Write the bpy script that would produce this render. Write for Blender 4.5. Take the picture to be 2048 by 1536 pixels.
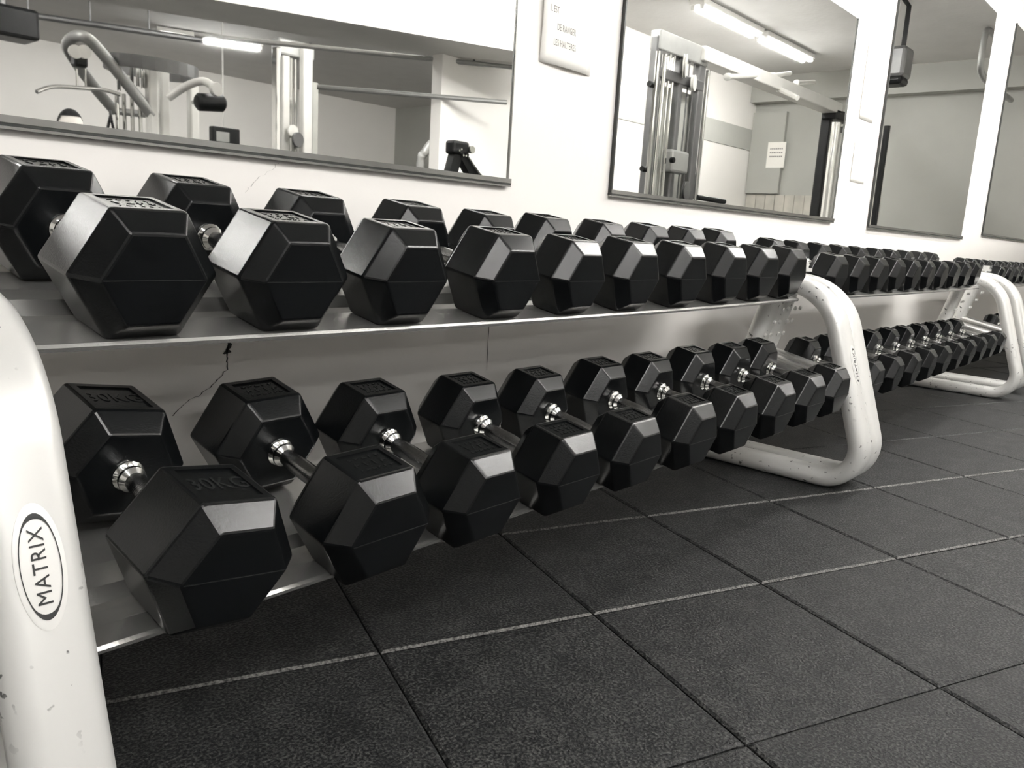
import bpy, bmesh, math, random
from mathutils import Vector, Matrix
random.seed(7)
for o in list(bpy.data.objects):
    bpy.data.objects.remove(o)
scene = bpy.context.scene
COL = scene.collection

# ------------------------------------------------------------------ camera
F_PX, YAW, PITCH, ROLL, CAM_Z = 1611.15, 0.853456, -0.190787, -0.05916, 0.82
_fw = Vector((math.sin(YAW)*math.cos(PITCH), math.cos(YAW)*math.cos(PITCH), math.sin(PITCH)))
_rt = Vector((math.cos(YAW), -math.sin(YAW), 0))
_dn = _fw.cross(_rt)
RT = math.cos(ROLL)*_rt + math.sin(ROLL)*_dn
DN = -math.sin(ROLL)*_rt + math.cos(ROLL)*_dn
FW = _fw
CAM = Vector((0, 0, CAM_Z))
cd = bpy.data.cameras.new('camera')
cam = bpy.data.objects.new('camera', cd)
COL.objects.link(cam)
cd.sensor_width = 36.0
cd.lens = 36.0*F_PX/2048.0
cd.clip_start = 0.02
cam.matrix_world = Matrix(((RT.x, -DN.x, -FW.x, CAM.x), (RT.y, -DN.y, -FW.y, CAM.y),
                           (RT.z, -DN.z, -FW.z, CAM.z), (0, 0, 0, 1)))
scene.camera = cam

# ------------------------------------------------------------------ world, exposure
w = bpy.data.worlds.new('world')
scene.world = w
w.use_nodes = True
w.node_tree.nodes['Background'].inputs[0].default_value = (0.9, 0.95, 1.0, 1)
w.node_tree.nodes['Background'].inputs[1].default_value = 0.0
vs = scene.view_settings
vs.view_transform = 'Standard'
vs.look = 'None'
vs.exposure = 0.0
vs.gamma = 1.0
vs.use_curve_mapping = False
LAMP = 142.0          # emission strength of the ceiling tubes

# ------------------------------------------------------------------ pixel helpers
YW = 1.58            # mirror wall plane
def ray(px, py):
    return RT*(px-1024) + DN*(py-768) + FW*F_PX
def on_y(px, py, y):
    r = ray(px, py); return CAM + r*(y/r.y)
def refl(px, py, yv):
    """a point seen in the wall mirrors, yv metres away behind the glass, as a real point of the room"""
    p = on_y(px, py, yv); return Vector((p.x, 2*YW-yv, p.z))
def refl_z(px, py, z):
    r = ray(px, py); p = CAM + r*((z-CAM_Z)/r.z); return Vector((p.x, 2*YW-p.y, z))

# ------------------------------------------------------------------ materials
def _nodes(name):
    m = bpy.data.materials.new(name); m.use_nodes = True
    nt = m.node_tree
    return m, nt, nt.nodes['Principled BSDF']
def mat(name, col, rough=0.5, metal=0.0, var=0.06, scale=8.0, bump=0.0, bscale=60.0, ior=1.5, spec=0.5, col2=None, thr=None):
    m, nt, b = _nodes(name)
    L = nt.links
    tc = nt.nodes.new('ShaderNodeTexCoord')
    n = nt.nodes.new('ShaderNodeTexNoise'); n.inputs['Scale'].default_value = scale; n.inputs['Detail'].default_value = 5
    L.new(tc.outputs['Object'], n.inputs['Vector'])
    r = nt.nodes.new('ShaderNodeValToRGB')
    if col2 is None:
        r.color_ramp.elements[0].position = .3; r.color_ramp.elements[1].position = .7
        r.color_ramp.elements[0].color = tuple(c*(1-var) for c in col) + (1,)
        r.color_ramp.elements[1].color = tuple(min(1, c*(1+var)) for c in col) + (1,)
    else:
        a, bb = thr
        r.color_ramp.elements[0].position = a; r.color_ramp.elements[1].position = bb
        r.color_ramp.elements[0].color = tuple(col) + (1,)
        r.color_ramp.elements[1].color = tuple(col2) + (1,)
    L.new(n.outputs['Fac'], r.inputs['Fac'])
    L.new(r.outputs['Color'], b.inputs['Base Color'])
    b.inputs['Roughness'].default_value = rough
    b.inputs['Metallic'].default_value = metal
    b.inputs['IOR'].default_value = ior
    b.inputs['Specular IOR Level'].default_value = spec
    if bump:
        n2 = nt.nodes.new('ShaderNodeTexNoise'); n2.inputs['Scale'].default_value = bscale; n2.inputs['Detail'].default_value = 4
        L.new(tc.outputs['Object'], n2.inputs['Vector'])
        bp = nt.nodes.new('ShaderNodeBump'); bp.inputs['Strength'].default_value = bump; bp.inputs['Distance'].default_value = .004
        L.new(n2.outputs['Fac'], bp.inputs['Height']); L.new(bp.outputs['Normal'], b.inputs['Normal'])
    return m
def emit(name, col, s):
    m, nt, b = _nodes(name)
    b.inputs['Base Color'].default_value = (*col, 1)
    b.inputs['Emission Color'].default_value = (*col, 1)
    b.inputs['Emission Strength'].default_value = s
    return m
WARM = (1.0, .985, .965)
M = {}
M['wall'] = mat('white_wall_paint', (.82, .795, .76), .5, var=.012, scale=3, bump=.12, bscale=35)
M['wall_grey'] = mat('grey_wall_paint', (.36, .36, .33), .6, var=.03, scale=2, bump=.1, bscale=40)
M['band'] = mat('grey_painted_band', (.42, .42, .39), .6, var=.02)
M['ceiling'] = mat('ceiling_plaster', (.60, .59, .57), .8, var=.03, scale=4, bump=.6, bscale=20)
M['beam_shade'] = mat('shaded_beam_soffit', (.60, .59, .56), .6, var=.06, scale=3, bump=.2)  # unlit underside of the beam, its shade put into a darker colour
M['wood'] = mat('pale_wood_panel', (.45, .43, .38), .5, var=.2, scale=5)
M['rubber'] = mat('black_dumbbell_rubber', (.0028, .0033, .0037), .225, spec=.28, var=.25, scale=9, bump=.05, bscale=350)
M['rubber_dark'] = mat('black_lettering_rubber', (.012, .013, .013), .25, var=.1, bump=.05, bscale=300)
M['chrome'] = mat('polished_chrome', (.72, .72, .70), .10, 1.0, var=.03)
M['knurl'] = mat('knurled_chrome', (.42, .42, .42), .16, 1.0, var=.15, scale=300, bump=.15, bscale=500)
M['silver'] = mat('silver_powder_coat', (.70, .695, .67), .36, .35, var=.03, scale=30, bump=.05, bscale=400)
M['shelf'] = mat('silver_shelf_steel', (.60, .595, .575), .27, .85, var=.07, scale=10, bump=.04, bscale=200)
M['mirror'] = mat('mirror_glass', (.93, .94, .925), .015, 1.0, var=.004)
M['mirror_edge'] = mat('blackened_mirror_edge', (.03, .032, .03), .3, .2, var=.3, scale=30)
M['alu'] = mat('aluminium_channel', (.27, .27, .26), .25, .9, var=.1, scale=20)
M['badge'] = mat('badge_white', (.80, .79, .76), .4, .1, var=.01)
M['ink'] = mat('black_badge_ink', (.015, .016, .016), .4, var=.1)
M['ink_faint'] = mat('thin_grey_pen_ink', (.26, .255, .24), .8, var=.1)
M['paper'] = mat('white_paper', (.84, .82, .77), .7, var=.01)
M['crack'] = mat('dark_plaster_crack', (.05, .05, .05), .9, var=.3)
M['seam'] = mat('filled_wall_seam', (.5, .49, .46), .8, var=.05)
M['black'] = mat('black_plastic', (.006, .0063, .0066), .4, var=.2, spec=.2)
M['dgrey'] = mat('dark_grey_metal', (.12, .12, .12), .35, .5, var=.15)
M['mgrey'] = mat('mid_grey_metal', (.30, .30, .29), .35, .4, var=.1)
M['lgrey'] = mat('pale_machine_paint', (.66, .65, .62), .35, .2, var=.04)
M['acryl'] = mat('grey_shield_panel', (.42, .42, .39), .15, .0, var=.05)
M['skin'] = mat('skin', (.50, .47, .43), .5, var=.05)
M['hair'] = mat('dark_hair', (.006, .006, .006), .8, var=.3, scale=60, bump=.4, bscale=120, spec=.1)
M['shirt'] = mat('dark_grey_shirt', (.05, .05, .05), .8, var=.05)
M['tube'] = emit('lit_fluorescent_tube', WARM, LAMP)
# silver paint with dark chips for the uprights
m, nt, b = _nodes('chipped_silver_paint')
tc = nt.nodes.new('ShaderNodeTexCoord'); L = nt.links
n1 = nt.nodes.new('ShaderNodeTexNoise'); n1.inputs['Scale'].default_value = 55; n1.inputs['Detail'].default_value = 3
n2 = nt.nodes.new('ShaderNodeTexNoise'); n2.inputs['Scale'].default_value = 6; n2.inputs['Detail'].default_value = 2
r1 = nt.nodes.new('ShaderNodeValToRGB'); r1.color_ramp.elements[0].position = .655; r1.color_ramp.elements[1].position = .68
r2 = nt.nodes.new('ShaderNodeValToRGB'); r2.color_ramp.elements[0].position = .42; r2.color_ramp.elements[1].position = .5
mu = nt.nodes.new('ShaderNodeMath'); mu.operation = 'MULTIPLY'
mx = nt.nodes.new('ShaderNodeMix'); mx.data_type = 'RGBA'
mx.inputs[6].default_value = (.72, .715, .69, 1); mx.inputs[7].default_value = (.13, .13, .125, 1)
for n in (n1, n2): L.new(tc.outputs['Object'], n.inputs['Vector'])
L.new(n1.outputs['Fac'], r1.inputs['Fac']); L.new(n2.outputs['Fac'], r2.inputs['Fac'])
L.new(r1.outputs['Color'], mu.inputs[0]); L.new(r2.outputs['Color'], mu.inputs[1])
L.new(mu.outputs[0], mx.inputs[0]); L.new(mx.outputs[2], b.inputs['Base Color'])
b.inputs['Roughness'].default_value = .36; b.inputs['Metallic'].default_value = .3
M['frame'] = m
# crumb rubber floor tile
def crumb(name, dark, light, lo, hi, bs=.9):
    m, nt, b = _nodes(name); L = nt.links
    tc = nt.nodes.new('ShaderNodeTexCoord')
    g = nt.nodes.new('ShaderNodeNewGeometry')
    v = nt.nodes.new('ShaderNodeTexVoronoi'); v.inputs['Scale'].default_value = 260
    n = nt.nodes.new('ShaderNodeTexNoise'); n.inputs['Scale'].default_value = 190; n.inputs['Detail'].default_value = 3
    c = nt.nodes.new('ShaderNodeTexNoise'); c.inputs['Scale'].default_value = 14; c.inputs['Detail'].default_value = 4
    for q in (v, n, c): L.new(g.outputs['Position'], q.inputs['Vector'])
    ad = nt.nodes.new('ShaderNodeMath'); ad.operation = 'MULTIPLY_ADD'
    L.new(c.outputs['Fac'], ad.inputs[0]); ad.inputs[1].default_value = .22; L.new(n.outputs['Fac'], ad.inputs[2])
    r = nt.nodes.new('ShaderNodeValToRGB')
    r.color_ramp.elements[0].position = lo; r.color_ramp.elements[1].position = hi
    r.color_ramp.elements[0].color = (*dark, 1); r.color_ramp.elements[1].color = (*light, 1)
    L.new(ad.outputs[0], r.inputs['Fac']); L.new(r.outputs['Color'], b.inputs['Base Color'])
    bp = nt.nodes.new('ShaderNodeBump'); bp.inputs['Strength'].default_value = bs; bp.inputs['Distance'].default_value = .004
    L.new(n.outputs['Fac'], bp.inputs['Height'])
    L.new(bp.outputs['Normal'], b.inputs['Normal'])
    b.inputs['Roughness'].default_value = .62
    b.inputs['Specular IOR Level'].default_value = .3
    return m
M['tile'] = crumb('black_crumb_rubber', (.0040, .0045, .0052), (.075, .075, .072), .56, .90)
M['tile_lit_edge'] = crumb('lit_pale_rubber_edge', (.03, .03, .029), (.17, .166, .158), .45, .75)  # light caught by the joint bevels, painted as paler rubber
M['floor'] = mat('dark_floor_slab', (.04, .04, .04), .9, var=.2)

# ------------------------------------------------------------------ mesh helpers
class MB:
    def __init__(s): s.v = []; s.f = []; s.mi = []; s.cur = 0
    def add(s, vs, fs):
        o = len(s.v); s.v += [tuple(v) for v in vs]; s.f += [tuple(i+o for i in f) for f in fs]; s.mi += [s.cur]*len(fs)
        return s
    def box(s, c, d, rot=None):
        vs = [Vector((x*d[0]/2, y*d[1]/2, z*d[2]/2)) for x in (-1, 1) for y in (-1, 1) for z in (-1, 1)]
        if rot is not None: vs = [rot @ v for v in vs]
        vs = [v+Vector(c) for v in vs]
        return s.add(vs, [(0,1,3,2), (4,6,7,5), (0,4,5,1), (2,3,7,6), (0,2,6,4), (1,5,7,3)])
    def sweep(s, path, prof, ref=(1, 0, 0), caps=True, closed=False):
        path = [Vector(p) for p in path]; n = len(path); k = len(prof); ref = Vector(ref); vs = []; fs = []
        for i, p in enumerate(path):
            a = path[i-1] if (i > 0 or closed) else p
            b_ = path[(i+1) % n] if (i < n-1 or closed) else p
            t = (b_-a).normalized()
            u = ref - t*ref.dot(t)
            if u.length < 1e-4: u = Vector((0, 0, 1)).cross(t)
            if u.length < 1e-4: u = Vector((0, 1, 0))
            u.normalize(); v = t.cross(u)
            vs += [p + u*q[0] + v*q[1] for q in prof]
        m = n if closed else n-1
        for i in range(m):
            j = (i+1) % n
            for q in range(k):
                fs.append((i*k+q, i*k+(q+1) % k, j*k+(q+1) % k, j*k+q))
        if caps and not closed:
            fs.append(tuple(range(k-1, -1, -1))); fs.append(tuple((n-1)*k+q for q in range(k)))
        return s.add(vs, fs)
    def tube(s, path, r, seg=12, **k):
        return s.sweep(path, [(r*math.cos(2*math.pi*i/seg), r*math.sin(2*math.pi*i/seg)) for i in range(seg)], **k)
    def lathe(s, o, ax, prof, seg=20):
        """prof: (distance along axis, radius)"""
        o = Vector(o); ax = Vector(ax).normalized()
        u = ax.orthogonal().normalized(); v = ax.cross(u); vs = []; fs = []
        for d, r in prof:
            vs += [o+ax*d+(u*math.cos(2*math.pi*i/seg)+v*math.sin(2*math.pi*i/seg))*r for i in range(seg)]
        for j in range(len(prof)-1):
            for i in range(seg):
                fs.append((j*seg+i, j*seg+(i+1) % seg, (j+1)*seg+(i+1) % seg, (j+1)*seg+i))
        fs.append(tuple(range(seg-1, -1, -1))); fs.append(tuple((len(prof)-1)*seg+i for i in range(seg)))
        return s.add(vs, fs)
    def disc(s, o, ax, r, th, seg=24):
        return s.lathe(Vector(o)-Vector(ax).normalized()*th/2, ax, [(0, r*.94), (th*.15, r), (th*.85, r), (th, r*.94)], seg)
    def mesh(s, name, mats, smooth=False):
        me = bpy.data.meshes.new(name); me.from_pydata(s.v, [], s.f)
        for mm in (mats if isinstance(mats, (list, tuple)) else [mats]): me.materials.append(M[mm] if isinstance(mm, str) else mm)
        me.polygons.foreach_set('material_index', s.mi)
        bm = bmesh.new(); bm.from_mesh(me); bmesh.ops.recalc_face_normals(bm, faces=bm.faces)
        if smooth:
            for f in bm.faces: f.smooth = True
            for e in bm.edges:
                if len(e.link_faces) == 2 and e.calc_face_angle(0) > .6: e.smooth = False
        bm.to_mesh(me); bm.free()
        return me
    def build(s, name, mats, parent=None, smooth=False):
        return obj(name, s.mesh(name, mats, smooth), parent)
def obj(name, me, parent=None):
    o = bpy.data.objects.new(name, me); COL.objects.link(o)
    if parent is not None: o.parent = parent
    return o
def tag(o, label=None, cat=None, group=None, kind=None):
    if label: o['label'] = label
    if cat: o['category'] = cat
    if group: o['group'] = group
    if kind: o['kind'] = kind
    return o
def thing(name, loc, label, cat, group=None):
    o = bpy.data.objects.new(name, None); COL.objects.link(o); o.location = loc; o.empty_display_size = .1
    return tag(o, label, cat, group)
def copy_tree(o, parent=None):
    c = o.copy(); COL.objects.link(c); c.parent = parent
    for ch in list(o.children): copy_tree(ch, c)
    return c
def box(name, c, d, m, parent=None): return MB().box(c, d).build(name, m, parent)
def bevel_box(name, c, d, m, parent=None, bev=.01, seg=2):
    bm = bmesh.new(); bmesh.ops.create_cube(bm, size=1)
    for v in bm.verts: v.co = Vector((v.co.x*d[0], v.co.y*d[1], v.co.z*d[2])) + Vector(c)
    bmesh.ops.bevel(bm, geom=bm.edges[:], offset=bev, segments=seg, affect='EDGES', profile=.5)
    me = bpy.data.meshes.new(name); bm.to_mesh(me); bm.free(); me.materials.append(M[m])
    return obj(name, me, parent)
def text_mesh(body, size, depth, m, align='CENTER', name='lettering', spacing=1.0):
    cu = bpy.data.curves.new(name, 'FONT'); cu.body = body; cu.size = size; cu.extrude = depth
    cu.align_x = align; cu.align_y = 'CENTER'; cu.space_character = spacing; cu.resolution_u = 3
    to = bpy.data.objects.new('tmp_text', cu); COL.objects.link(to)
    dg = bpy.context.evaluated_depsgraph_get()
    me = bpy.data.meshes.new_from_object(to.evaluated_get(dg)); me.name = name
    bpy.data.objects.remove(to); me.materials.clear(); me.materials.append(M[m])
    return me

# ================================================================== THE ROOM
XL, XR, YB, CEIL = -5.0, 10.6, -9.5, 2.96
def struct(o): o['kind'] = 'structure'; return o
floor = struct(box('floor', ((XL+XR)/2, (YB+YW)/2, -.075), (XR-XL+.4, YW-YB+.4, .11), 'floor'))
ceiling = struct(box('ceiling', ((XL+XR)/2, (YB+YW)/2, CEIL+.06), (XR-XL+.4, YW-YB+.4, .12), 'ceiling'))
wall_front = struct(box('wall_front', ((XL+XR)/2, YW+.06, CEIL/2-.01), (XR-XL+.4, .12, CEIL+.06), 'wall'))
wall_right = struct(box('wall_right', (XR+.06, (YB+YW)/2, CEIL/2-.01), (.12, YW-YB, CEIL+.06), 'wall_grey'))
wall_left = struct(box('wall_left', (XL-.06, (YB+YW)/2, CEIL/2-.01), (.12, YW-YB, CEIL+.06), 'wall'))
wall_back = struct(box('wall_back', ((XL+XR)/2, YB-.06, CEIL/2-.01), (XR-XL+.4, .12, CEIL+.06), 'wall'))
YP = 2*YW-5.2        # partition that closes the free-weight bay
wall_partition = struct(box('wall_partition', ((4.83+XR)/2, YP-.06, CEIL/2-.01), (XR-4.83, .12, CEIL+.03), 'wall'))
box('painted_band', ((6.5+XR)/2, YP+.004, 2.17), (XR-6.5, .012, .27), 'band', wall_partition)
soff = struct(box('trim_1', (XR-.09, (YP+YW)/2, 2.80), (.18, YW-YP, .32), 'wall_grey'))
# wood boards on the lower end wall
yy = YP+.02; i = 0
while yy < -.35:
    wd = .135
    box('wood_board', (XR-.012, yy+wd/2, .73), (.028, wd-.006, 1.46), 'wood', wall_right); yy += wd
struct(box('trim_2', (XR-.03, YP+.24, 2.0), (.06, .46, 1.05), 'wall_grey'))

# cracks and seams of the mirror wall
def strip(name, pts, wd, m, parent):
    mb = MB(); vs = []; n = len(pts)
    for i, p in enumerate(pts):
        k = wd*(.45+.9*random.random())
        vs += [(p[0]-k/2, YW-.0012, p[1]), (p[0]+k/2, YW-.0012, p[1]+k*.2)]
    mb.add(vs, [(2*i, 2*i+1, 2*i+3, 2*i+2) for i in range(n-1)])
    return mb.build(name, m, parent)
def jag(pix, n, amp):
    P = [on_y(x, y, YW) for x, y in pix]; out = []
    for a, b_ in zip(P, P[1:]):
        for i in range(n):
            q = a.lerp(b_, i/n); out.append((q.x+random.uniform(-amp, amp), q.z+random.uniform(-amp, amp)))
    out.append((P[-1].x, P[-1].z)); return out
strip('wall_crack', jag([(458, 672), (455, 712), (453, 738), (445, 748), (420, 775), (395, 792), (370, 805), (345, 832)], 5, .0022), .0035, 'crack', wall_front)
strip('plaster_stain', jag([(456, 672), (458, 690), (455, 708)], 5, .003), .016, 'crack', wall_front)
strip('wall_crack', jag([(560, 324), (535, 345), (510, 360), (490, 385)], 6, .003), .0022, 'seam', wall_front)
strip('wall_seam', jag([(978, 640), (975, 690), (973, 740)], 4, .001), .002, 'crack', wall_front)

# ---- rubber floor tiles, laid askew to the mirror wall
TH = -0.391853; TS = .4842
ex = Vector((math.cos(TH), math.sin(TH), 0)); ey = Vector((-math.sin(TH), math.cos(TH), 0))
T0 = Vector((.9307, 1.1084, 0))
def tile_mesh(low, high):
    a = (TS-.0035)/2; bv = .006; h = .02; mb = MB()
    def ring(s, z): return [(-s, -s, z), (s, -s, z), (s, s, z), (-s, s, z)]
    vs = ring(a, -h)+ring(a, -bv*.6)+ring(a-bv, 0)
    mb.add(vs, [(3, 2, 1, 0)]); mb.add(vs, [(8, 9, 10, 11)])
    for i in range(4):
        j = (i+1) % 4
        mb.cur = 1 if ((i == 0 and low) or (i == 2 and high)) else 0  # painted-light bevel along the bright joint lines only
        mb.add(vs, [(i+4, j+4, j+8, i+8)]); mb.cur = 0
        mb.add(vs, [(i, j, j+4, i+4)])
    return mb.mesh('floor_tile', ['tile', 'tile_lit_edge'])
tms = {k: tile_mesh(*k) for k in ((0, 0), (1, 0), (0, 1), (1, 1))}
for i in range(-8, 24):
    for j in range(-8, 14):
        c = T0 + ex*((i+.5)*TS) + ey*((j+.5)*TS)
        if c.y > YW+.30 or c.y < -1.0 or c.x < -.7 or c.x > 9.6: continue
        if c.y < -.1 and c.x > 5.5: continue
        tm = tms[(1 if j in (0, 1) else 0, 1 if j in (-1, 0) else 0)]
        me = tm
        if c.y > YW-.345:              # cut to the wall
            bm = bmesh.new(); bm.from_mesh(tm)
            co = Vector((0, YW-.003-c.y, 0)); co.rotate(Matrix.Rotation(-TH, 3, 'Z')); no = Vector((0, 1, 0)); no.rotate(Matrix.Rotation(-TH, 3, 'Z'))
            bmesh.ops.bisect_plane(bm, geom=bm.verts[:]+bm.edges[:]+bm.faces[:], plane_co=co, plane_no=no, clear_outer=True)
            if len(bm.faces) < 3: bm.free(); continue
            me = tm.copy(); bm.to_mesh(me); bm.free()
        o = obj('floor_tile', me, floor)
        o.location = (c.x, c.y, random.uniform(-.0014, .0002)); o.rotation_euler = (0, 0, TH)

# ---- ceiling lamps: every one a housing with two lit tubes
def lamp(loc, rz, label, ln=1.25, hang=0.0):
    t = thing('fluorescent_lamp', loc, label, 'ceiling lamp', 'fluorescent ceiling lamps')
    t.rotation_euler = (0, 0, rz)
    bevel_box('housing', (0, 0, -.03), (ln, .16, .05), 'lgrey', t, .008)
    for s in (-1, 1):
        tb = MB().tube([(-ln/2+.04, s*.045, -.075), (ln/2-.04, s*.045, -.075)], .016, 10, ref=(0, 0, 1)).build('lamp_tube', 'tube', t, True)
        box('end_cap', (-ln/2+.03, s*.045, -.07), (.03, .036, .05), 'lgrey', tb); box('end_cap', (ln/2-.03, s*.045, -.07), (.03, .036, .05), 'lgrey', tb)
    return t
ROW = -.9
for (x, y, lab) in [(.1, -1.9, 'lit twin-tube ceiling lamp over the floor before the badged rack post'),
                    (2.0, -1.7, 'lit twin-tube ceiling lamp standing apart, over the floor before the badged rack'),
                    (3.5, ROW, 'lit twin-tube ceiling lamp, first of the straight row, before the middle rack'),
                    (4.83, ROW, 'lit twin-tube ceiling lamp over the edge of the partition wall'),
                    (6.2, .5, 'lit twin-tube ceiling lamp close to the mirror wall, above the middle rack'),
                    (4.6, .5, 'lit twin-tube ceiling lamp close to the mirror wall, above the low mirror'),
                    (7.49, ROW, 'lit twin-tube ceiling lamp above the pull-up bars'),
                    (8.82, ROW, 'lit twin-tube ceiling lamp beside the grey end wall')]:
    lamp((x, y, CEIL-.001), 0, lab)
p = refl_z(420, 70, CEIL)
for (x, y, rz, lab) in [(p.x, p.y, .35, 'lit twin-tube ceiling lamp behind the single cable column'),
                        (-1.0, -4.4, .35, 'added twin-tube fill lamp above the projector'),  # unseen, added with the next two to brighten the deep room
                        (1.4, -3.9, .35, 'added twin-tube fill lamp above the seated person'),
                        (3.7, -3.7, .35, 'added twin-tube fill lamp above the pulldown machine'),
                        (-1.15, -1.35, 1.75, 'lit twin-tube ceiling lamp set crosswise, over the added bare rack'),
                        (-1.5, -2.95, 1.75, 'lit twin-tube ceiling lamp set crosswise, over the open floor'),
                        (1.0, -7.6, .35, 'added twin-tube fill lamp beside the far back wall'),  # unseen, also added for the deep room's brightness
                        (2.6, -2.9, .35, 'added twin-tube fill lamp behind the ceiling beam, over the machines'),  # added out of mirror view, with the next two, to light the deep room
                        (5.2, -3.0, .35, 'added twin-tube fill lamp behind the beam, near the grey hoop'),
                        (8.8, -4.1, .35, 'added twin-tube fill lamp behind the partition, near the grey end wall'),
                        (7.0, -3.7, .35, 'added twin-tube fill lamp behind the partition wall')]:  # likewise an unseen lamp added to lift the deep room's brightness
    lamp((x, y, CEIL-.001), rz, lab)

# ---- ceiling beams and pipes of the deep part of the room
def beam_px(name, near, far, z, depth, m):
    a, b_ = [refl_z(x, y, z) for x, y in near]; c, d = [refl_z(x, y, z) for x, y in far]
    e = (b_-a).normalized()
    a2 = a-e*2.5; b2 = b_+e*.6; c2 = c-e*2.5; d2 = d+e*.6
    lo = [a2, b2, d2, c2]; hi = [Vector((q.x, q.y, z+depth)) for q in lo]
    mb = MB(); mb.cur = 0
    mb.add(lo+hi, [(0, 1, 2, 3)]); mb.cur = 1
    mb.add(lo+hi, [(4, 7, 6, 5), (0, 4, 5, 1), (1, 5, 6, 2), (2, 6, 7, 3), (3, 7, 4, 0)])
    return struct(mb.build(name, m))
beam_px('trim_3', [(500, 13), (1018, 101)], [(500, 53), (1014, 137)], 2.20, .755, ['beam_shade', 'wall'])
def pipe_px(name, pts, r, m, label, cat='pipe', n=1, dz=0):
    mb = MB()
    P = [refl_z(x, y, z) for x, y, z in pts]
    e = (P[-1]-P[0]).normalized(); P[0] = P[0]-e*.3
    mb.tube(P, r, 10, ref=(0, 0, 1))
    o = mb.build(name, m, None, True)
    return tag(o, label, cat)

# ================================================================== MIRRORS AND PAPERS ON THE WALL
def mirror(x0, x1, z0, z1, label, left_trim, right_trim, rail_h=.022):
    t = thing('wall_mirror', ((x0+x1)/2, YW, z0), label, 'mirror', 'mirrors above the dumbbell racks')
    w2 = (x1-x0)/2
    bevel_box('mirror_glass', (0, -.0045, (z1-z0)/2), (x1-x0, .005, z1-z0), 'mirror', t, .0008, 1)
    box('backing_edge', (0, -.001, (z1-z0)/2), (x1-x0+.004, .002, z1-z0+.004), 'mirror_edge', t)
    r = box('bottom_rail', (0, -.009, -.004), (x1-x0+.012, .016, .007), 'mirror_edge', t)
    box('rail_lip', (0, -.0165, .0035), (x1-x0+.012, .003, rail_h*.55), 'alu', r)
    box('rail_foot', (0, -.011, -.0105), (x1-x0+.012, .012, .005), 'alu', r)
    if left_trim: box('side_trim', (-w2-.001, -.007, (z1-z0)/2), (.007, .012, z1-z0), 'mirror_edge', t)
    if right_trim: box('side_trim', (w2+.001, -.006, (z1-z0)/2), (.0035, .010, z1-z0), 'alu', t)
    return t
mirror(-.9, on_y(1010, 372, YW).x, on_y(505, 306, YW).z+.003, 1.92, 'wide wall mirror above the badged rack, ending at the handwritten notice', True, True)
mirror(on_y(1217, 388, YW).x, on_y(1661, 440, YW).x, on_y(1440, 414, YW).z+.002, on_y(1718, 40, YW).z, 'low wall mirror with black side trim, between handwritten notice and two blank papers', True, True)
mirror(on_y(1733, 455, YW).x, on_y(1920, 475, YW).x, on_y(1826, 465, YW).z+.004, on_y(1990, 24, YW).z, 'tall wall mirror reflecting a ceiling speaker, right after the two blank papers', True, False)
mirror(on_y(1962, 470, YW).x, 9.3, on_y(1962, 470, YW).z+.004, on_y(2028, 42, YW).z, 'tall wall mirror reflecting only grey wall, above the rack of small dumbbells', True, False)

def paper(x0, x1, z0, z1, label, curl, name='paper_notice', cat='paper'):
    t = thing(name, ((x0+x1)/2, YW, z0), label, cat)
    n, mm = 10, 10; mb = MB(); vs = []
    W, H = x1-x0, z1-z0
    for j in range(mm+1):
        for i in range(n+1):
            u, v = i/n, j/mm
            lift = curl[0]*(1-v)**3*math.sin(math.pi*u)**.7 + curl[1]*(1-u)**3*math.sin(math.pi*v)
            vs.append((-W/2+W*u, -.0016-lift, H*v))
    mb.add(vs, [(j*(n+1)+i, j*(n+1)+i+1, (j+1)*(n+1)+i+1, (j+1)*(n+1)+i) for j in range(mm) for i in range(n)])
    sh = mb.build('sheet', 'paper', t, True)
    md = sh.modifiers.new('thickness', 'SOLIDIFY'); md.thickness = .0004; md.offset = 1
    return t, sh
a = on_y(1077, 125, YW); b_ = on_y(1178, 150, YW)
nt_, sh = paper(a.x, b_.x, on_y(1125, 137, YW).z, on_y(1125, 137, YW).z+.297, 'white handwritten notice taped to the wall between two mirrors', (.011, .006))
def note(body, px, py, size, sp=1.05):
    q = on_y(px, py, YW); me = text_mesh(body, size, .0002, 'ink_faint', 'LEFT', 'handwriting', sp)
    ox, oz = q.x-nt_.location.x, q.z-nt_.location.z; W, H = b_.x-a.x, .297
    for vtx in me.vertices:
        x, z = ox+vtx.co.x*.62, oz+vtx.co.y; u, v = min(1, max(0, x/W+.5)), min(1, max(0, z/H))
        vtx.co = (x, -.0023-(.011*(1-v)**3*math.sin(math.pi*u)**.7+.006*(1-u)**3*math.sin(math.pi*v)), z)
    return obj('handwriting', me, nt_)
note('IL EST', 1097, 15, .026); note('DE RANGER', 1111, 54, .026); note('LES HALTERES', 1103, 84, .026)
q0 = on_y(1717, 236, YW); q1 = on_y(1742, 249, YW)
paper(q0.x, q0.x+.21, q0.z, q0.z+.40, 'blank white paper beside the low mirror, upper of two', (.0012, .0012))
q0 = on_y(1699, 362, YW)
paper(q0.x, q0.x+.21, q0.z, q0.z+.20, 'blank white paper beside the low mirror, lower of two', (.0012, .0012))

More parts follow.
